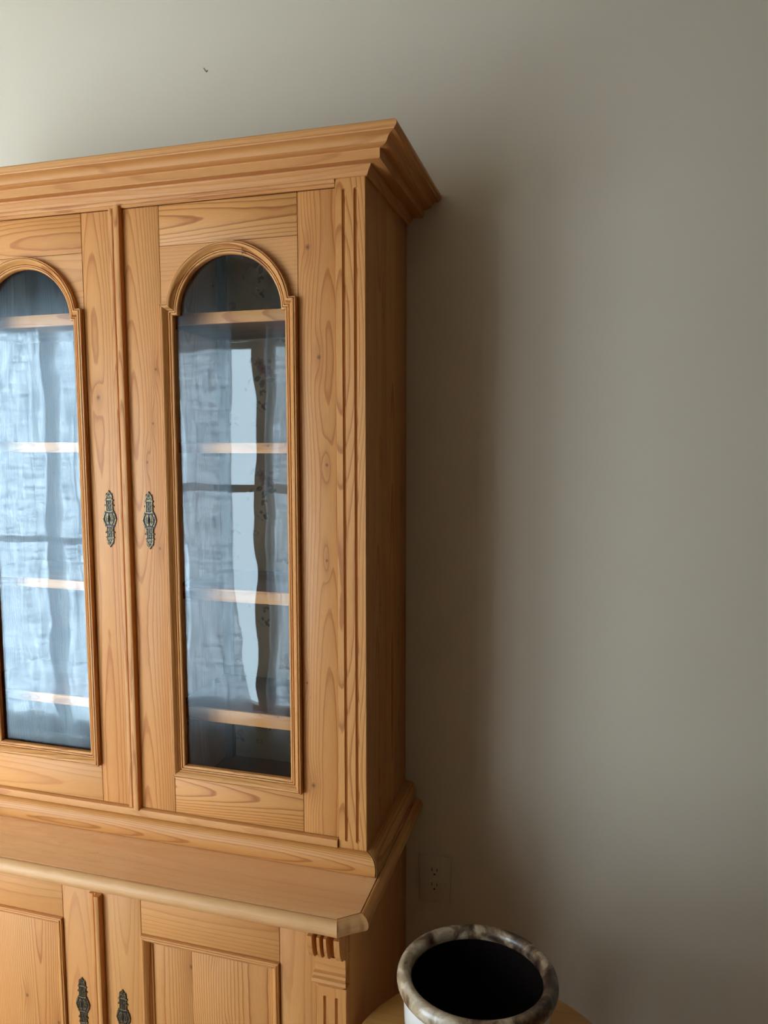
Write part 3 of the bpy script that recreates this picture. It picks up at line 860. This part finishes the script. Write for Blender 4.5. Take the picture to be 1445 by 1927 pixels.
# ------------------------------------------------------------------ lower cabinet
DL = -0.4637
DLf = -0.4600
ZTOP = 0.6431
ZK = 0.035
LO = empty('sideboard_base', (XC, -0.23, FZ))
tag(LO, 'honey pine base cupboard with panelled doors and an overhanging worn top', 'cupboard')
for s in (0, 1):
    f = (lambda x: x) if s == 0 else mx
    a, b = sorted((f(-0.018), f(0.0024)))
    box('side_panel', a, b, DL + 0.019, -0.0005, FZ + 0.001, 0.6090, 'pine_soft', LO, 'zyx', 0.0008)
    a, b = sorted((f(-0.0585), f(0.0018)))
    fluted('pilaster', a, b, ZK, 0.4900, DL, DL + 0.0185, sorted((f(-0.0410), f(-0.0178))), 0.0850, 0.4705, 0.0072, 0.0042, 'pine_soft', LO)
    # block under the corbel, with its projecting band
    PR = [(0.5540, 0.0050), (0.5255, 0.0050), (0.5235, 0.0110), (0.5180, 0.0114), (0.5165, 0.0090), (0.5148, 0.0150), (0.5090, 0.0165), (0.5068, 0.0150), (0.4925, 0.0030), (0.4905, 0.0010)]
    def ring(x, e):
        return [(x + e * max(0.0, h - 0.005) * 0.35 - (0.009 * e if z < 0.5 else 0), DL - h, z) for z, h in PR] + [(x - 0.009 * e, DL + 0.0185, 0.4905), (x, DL + 0.0185, 0.5540)]
    V, F = loft([ring(a, -1), ring(b, 1)]); finish('pilaster_block', V, F, 'pine_soft', LO, 'xzy', smooth=20)
    # scrolled corbel: four fins
    c0 = [(-0.0635, -0.0545), (-0.0450, -0.0395), (-0.0318, -0.0264), (-0.0118, -0.0010)]
    xs = []
    for (p, q) in c0: xs += [p, p + 0.0006, (p + q) / 2, q - 0.0006, q]
    gaps = [(c0[i][1], c0[i + 1][0]) for i in range(3)]
    for (p, q) in gaps: xs += list(np.linspace(p, q, 7)[1:-1])
    xs = sorted(xs + [0.0020, 0.0032])
    zs_ = np.linspace(0.5530, 0.6094, 16)
    V, F = [], []
    for z in zs_:
        u = (0.6094 - z) / (0.6094 - 0.5530)
        prot = 0.0300 * math.sqrt(max(0.0, 1 - u ** 2.2)) + 0.002
        for x in xs:
            gq = 1.0
            for (p, q) in gaps:
                if p < x < q:
                    m = abs((x - (p + q) / 2) / ((q - p) / 2)); gq = 0.22 + 0.5 * m ** 4
            if x > 0.0015: gq = 0.22
            V.append((f(x), DL - prot * gq, z))
    n = len(xs)
    for i in range(len(zs_) - 1):
        for j in range(n - 1): F.append([i * n + j, i * n + j + 1, (i + 1) * n + j + 1, (i + 1) * n + j])
    b0 = len(V)
    V += [(f(xs[0]), DL + 0.010, zs_[0]), (f(xs[-1]), DL + 0.010, zs_[0]), (f(xs[-1]), DL + 0.010, zs_[-1]), (f(xs[0]), DL + 0.010, zs_[-1])]
    m = len(zs_)
    F += [[b0, b0 + 1, b0 + 2, b0 + 3], [i * n for i in range(m)] + [b0 + 3, b0], [i * n + n - 1 for i in range(m)] + [b0 + 2, b0 + 1], list(range(n)) + [b0 + 1, b0], [(m - 1) * n + j for j in range(n)] + [b0 + 2, b0 + 3]]
    finish('corbel', V, F, 'pine_soft', LO, 'zxy', smooth=30)
    box('bracket_foot', *sorted((f(-0.10), f(0.006))), DL - 0.012, -0.30, FZ + 0.0005, ZK - 0.002, 'pine_soft', LO, 'xzy', 0.004)
box('plinth', mx(-0.101), -0.101, DL - 0.006, DL + 0.02, FZ + 0.0005, ZK - 0.002, 'pine_soft', LO, 'xzy')
box('floor_board', XLc + 0.020, -0.020, DL + 0.03, -0.012, ZK - 0.001, ZK + 0.018, 'pine_dark', LO, 'xyz')
box('back_panel', XLc + 0.020, -0.020, -0.011, -0.002, ZK, 0.606, 'pine_dark', LO)

def lower_door(s):
    if s == 0: xo0, xj0, xj1, xo1 = -0.0592, -0.1342, -0.4391, -0.5300
    else: xo0, xj0, xj1, xo1 = mx(-0.0592), mx(-0.1342), -0.6270, -0.5312
    D = empty('panel_door', ((xo0 + xo1) / 2, DLf, ZK), LO)
    D['label'] = ['panelled lower door beside the carved corbel', 'panelled lower door carrying the cover strip'][s]
    yb = DLf + 0.022
    g = 0.0006
    z0d, z1d, zr, zl = ZK + 0.002, 0.6080, 0.5160, 0.1450
    def bx(name, xa, xb, z0, z1, mat, grain):
        a, b = sorted((xa, xb)); return box(name, a + g, b - g, DLf, yb, z0 + g, z1 - g, mat, D, grain, 0.0007)
    bx('stile', xo0, xj0, z0d, z1d, 'pine_soft', 'zxy')
    bx('stile', xj1, xo1, z0d, z1d, 'pine_soft', 'zxy')
    bx('top_rail', xj0, xj1, zr, z1d, 'pine_soft', 'xzy')
    bx('bottom_rail', xj0, xj1, z0d, zl, 'pine_soft', 'xzy')
    xa, xb = sorted((xj0, xj1))
    a, b = xa + 0.0012, xb - 0.0012
    w = 0.0215
    for x0, x1 in ((a + 0.008, a + 0.108), (a + 0.1084, b - 0.008)):
        box('panel_board', x0, x1, DLf + 0.0072, DLf + 0.018, zl + 0.004, zr - 0.004, 'pine', D, 'zxy', 0.0003)
    yk = DLf + 0.009
    moulding('panel_moulding', [((a + w, zr - w), (a, zr - g)), ((b - w, zr - w), (b, zr - g))], DLf, yk, PANEL, 'pine_soft', D)
    moulding('panel_moulding', [((a + w, zl + w), (a, zl + g)), ((b - w, zl + w), (b, zl + g))], DLf, yk, PANEL, 'pine_soft', D)
    for xi, xo in ((a + w, a), (b - w, b)):
        moulding('panel_moulding', [((xi, zr - w - 0.0006), (xo, zr - g - 0.0006)), ((xi, zl + w + 0.0006), (xo, zl + g + 0.0006))], DLf, yk, PANEL, 'pine_bold', D)
    mt = ('bronze', 'bronze_dark', 'keyhole')
    if s == 0: escutcheon(-0.4880, DLf, 0.3225, D, -1, mt)
    else:
        escutcheon(-0.5865, DLf, 0.3290, D, 1, mt)
        ST = [(-0.5570, 0.0), (-0.5570, 0.0040), (-0.5560, 0.0052), (-0.5500, 0.0056), (-0.5480, 0.0050), (-0.5462, 0.0030), (-0.5442, 0.0028), (-0.5422, 0.0050), (-0.5406, 0.0096), (-0.5390, 0.0132), (-0.5360, 0.0140), (-0.5318, 0.0138), (-0.5298, 0.0126), (-0.5288, 0.0100), (-0.5288, 0.0)]
        V, F = loft([[(x, DLf - 0.0002 - h, z) for x, h in ST] for z in (ZK + 0.01, 0.5865)]); finish('cover_strip', V, F, 'pine_soft', D, 'zxy', smooth=30)
for s in (0, 1): lower_door(s)

# worktop: flat board with cut corners, half-round nosing planted round its edge
def worktop():
    xe, ye = 0.0276, -0.4830
    xel = mx(xe)
    ch = (0.0372, 0.0292)
    th = 0.0335
    path = [(xe, -0.0006), (xe, ye + ch[1]), (xe - ch[0], ye), (xel + ch[0], ye), (xel, ye + ch[1]), (xel, -0.0006)]
    bm = bmesh.new()
    g = 0.0016
    inset = [(xe - g, -0.0006), (xe - g, ye + ch[1]), (xe - ch[0], ye + g), (xel + ch[0], ye + g), (xel + g, ye + ch[1]), (xel + g, -0.0006)]
    V = [(x, y, ZTOP) for x, y in inset] + [(x, y, ZTOP - th) for x, y in inset]
    F = [[0, 1, 2, 3, 4, 5], [11, 10, 9, 8, 7, 6]] + [[i, (i + 1) % 6, 6 + (i + 1) % 6, 6 + i] for i in range(6)]
    top = finish('worktop', V, F, 'pine_top', LO, 'xyz', smooth=20)
    # nosing, half round of radius th/2
    r = th / 2
    q = np.linspace(math.pi / 2, -math.pi / 2, 13)
    pr = [(0.0, ZTOP - 0.0030), (0.0002, ZTOP - 0.0008)] + [(r * math.cos(t), ZTOP - r + (r - 0.0006) * math.sin(t)) for t in q[1:-1]] + [(0.0, ZTOP - th + 0.0006)]
    pr[2:2] = [(0.0015, ZTOP - 0.0003)]
    # outward normals at the path points (mitred)
    P = [np.array(p) for p in path]
    nrm = []
    for i in range(len(P) - 1):
        d = P[i + 1] - P[i]; d /= np.linalg.norm(d); nrm.append(np.array([-d[1], d[0]]) * (1 if np.dot(np.array([-d[1], d[0]]), (P[i] + P[i + 1]) / 2 - np.array([XC, -0.2])) > 0 else -1))
    segs = [(0, 1), (1, 2), (2, 3), (3, 4), (4, 5)]
    def mit(i):
        if i == 0: return nrm[0]
        if i == len(P) - 1: return nrm[-1]
        m = nrm[i - 1] + nrm[i]; return m / (m @ nrm[i])
    for (i, j) in segs:
        nst = 40 if (i, j) == (2, 3) else 12
        rings, gcs = [], []
        L = np.linalg.norm(P[j] - P[i]); o1 = rng.uniform(0, 40)
        for k in range(nst + 1):
            t = k / nst
            p = P[i] + (P[j] - P[i]) * t; m = mit(i) + (mit(j) - mit(i)) * t
            wob = 0.0006 * math.sin(k * 2.3 + i) + 0.0005 * math.sin(k * 5.1)
            if (i, j) == (1, 2): wob += -0.0016 * math.sin(math.pi * t) 
            rr = []
            for oo, z in pr:
                s_ = oo * (1 + wob / r)
                rr.append((p[0] + m[0] * s_, p[1] + m[1] * s_, z - (0.0010 if (i, j) == (1, 2) else 0) * (oo > 0.002)))
                gcs.append((L * t + o1, oo + z, 0.05))
            rings.append(rr)
        V, F = loft(rings)
        finish('nosing', V, F, 'pine_nose' if (i, j) in ((1, 2), (2, 3), (3, 4)) else 'pine_soft', top, gc=gcs, smooth=50)  # side lengths take darker pine, shade put into their colour
worktop()

# ------------------------------------------------------------------ wall outlet
oc = (0.0756, 0.4420)
OUT = empty('wall_outlet', (oc[0], 0.0, oc[1]))
tag(OUT, 'double power outlet with a wall-coloured plate, low on the wall beside the cupboard', 'outlet')
V, F = box_vf(0.0362, 0.1152, -0.0056, -0.0002, 0.3810, 0.5030, 0.0030); finish('cover_plate', V, F, 'outlet', OUT)
for dz in (0.0190, -0.0190):
    cz = oc[1] + dz + 0.0005
    ol = []
    for t in np.linspace(0, 2 * math.pi, 36, endpoint=False):
        x, z = 0.0172 * math.cos(t), 0.0172 * math.sin(t)
        ol.append((oc[0] + x, cz + max(-0.0143, min(0.0143, z))))
    V, F = prism(ol, -0.0068, -0.0050); rc = finish('receptacle', V, F, 'outlet', OUT, smooth=25)
    for sx, hh in ((-0.00635, 0.0042), (0.00635, 0.0036)):
        box('slot', oc[0] + sx - 0.0009, oc[0] + sx + 0.0009, -0.00695, -0.0060, cz + 0.0015, cz + 0.0015 + 2 * hh, 'slot', rc, bev=0)
    V, F = prism([(oc[0] + 0.0023 * math.cos(t), cz - 0.0062 + 0.0023 * math.sin(t)) for t in np.linspace(0, 6.283, 12, endpoint=False)], -0.00695, -0.0060); finish('slot', V, F, 'slot', rc)
V, F = prism([(oc[0] + 0.0028 * math.cos(t), oc[1] + 0.0005 + 0.0028 * math.sin(t)) for t in np.linspace(0, 6.283, 14, endpoint=False)], -0.0066, -0.0054); finish('screw', V, F, 'outlet', OUT)

# small nick high on the wall
V, F = join(tube([(-0.5068, -0.0008, 2.4112), (-0.5030, -0.0012, 2.4050), (-0.4992, -0.0016, 2.4008)], 0.0010, 6), tube([(-0.4992, -0.0016, 2.4008), (-0.4965, -0.0010, 2.4045)], 0.0008, 6))
tag(finish('wall_nick', V, F, 'nick', None), 'tiny v-shaped grey nick in the paint high above the cabinet', 'nick')

# ------------------------------------------------------------------ round stool and crock
sx_, sy_, sz_, sr = 0.2737, -0.5207, 0.4200, 0.2590
ST = empty('round_stool', (sx_, sy_, FZ))
tag(ST, 'round amber wooden stool that carries the crock beside the cupboard', 'stool')
pr = [(0.0001, sz_ - 0.026), (sr - 0.010, sz_ - 0.026), (sr - 0.002, sz_ - 0.022), (sr, sz_ - 0.016), (sr, sz_ - 0.008), (sr - 0.002, sz_ - 0.003), (sr - 0.006, sz_ - 0.0006), (sr - 0.010, sz_), (0.0001, sz_)]
V, F = lathe(pr, 96, (sx_, sy_, 0)); finish('stool_top', V, F, 'stool_wood', ST, 'xyz', smooth=35)
for k in range(4):
    q = math.pi / 4 + k * math.pi / 2
    ux, uy = math.cos(q), math.sin(q)
    rings = []
    for z, rad, R in ((sz_ - 0.0262, 0.150, 0.017), (0.30, 0.163, 0.020), (0.12, 0.180, 0.017), (FZ + 0.0003, 0.198, 0.013)):
        rings.append([(sx_ + ux * rad + R * math.cos(t), sy_ + uy * rad + R * math.sin(t), z) for t in np.linspace(0, 2 * math.pi, 14, endpoint=False)])
    V, F = loft(rings); finish('leg', V, F, 'stool_wood', ST, 'zxy', smooth=50)
for k in range(4):
    q0, q1 = math.pi / 4 + k * math.pi / 2, math.pi / 4 + (k + 1) * math.pi / 2
    V, F = tube([(sx_ + 0.162 * math.cos(q0), sy_ + 0.162 * math.sin(q0), 0.15), (sx_ + 0.162 * math.cos(q1), sy_ + 0.162 * math.sin(q1), 0.15)], 0.010, 10)
    finish('stretcher', V, F, 'stool_wood', ST, 'xyz', smooth=50)

px, py, pz, RR = 0.2530, -0.5215, sz_ + 0.0004, 0.1345
PH = 0.2100
CR = empty('stoneware_crock', (px, py, pz))
tag(CR, 'white glazed crock with a thick mottled brown rim and dark inside, on the stool', 'crock')
def tilt(x, y, z): return (z / PH) * (-0.070 * y + 0.022 * x)
body = [(0.0001, 0.0), (0.092, 0.0), (0.100, 0.003), (0.106, 0.012), (0.116, 0.060), (0.1215, 0.120), (0.1235, 0.165), (0.1230, 0.180)]
inner = [(0.1125, 0.190), (0.1130, 0.170), (0.1110, 0.120), (0.104, 0.060), (0.094, 0.016), (0.0001, 0.014)]
rim = [(0.1226, 0.1795)]
rc_r, rc_z, ra, rb = 0.1225, 0.1945, 0.0122, 0.0155
rim = [(rc_r + ra * math.cos(t), rc_z + rb * math.sin(t)) for t in np.linspace(-math.pi * 0.5, math.pi * 1.12, 22)]
V, F = lathe(body, 96, (px, py, pz), tilt); finish('crock_body', V, F, 'crock', CR, smooth=60)
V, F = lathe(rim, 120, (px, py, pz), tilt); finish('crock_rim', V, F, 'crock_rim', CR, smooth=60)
V, F = lathe(inner, 96, (px, py, pz), tilt); finish('crock_lining', V, F, 'crock_in', CR, smooth=60)
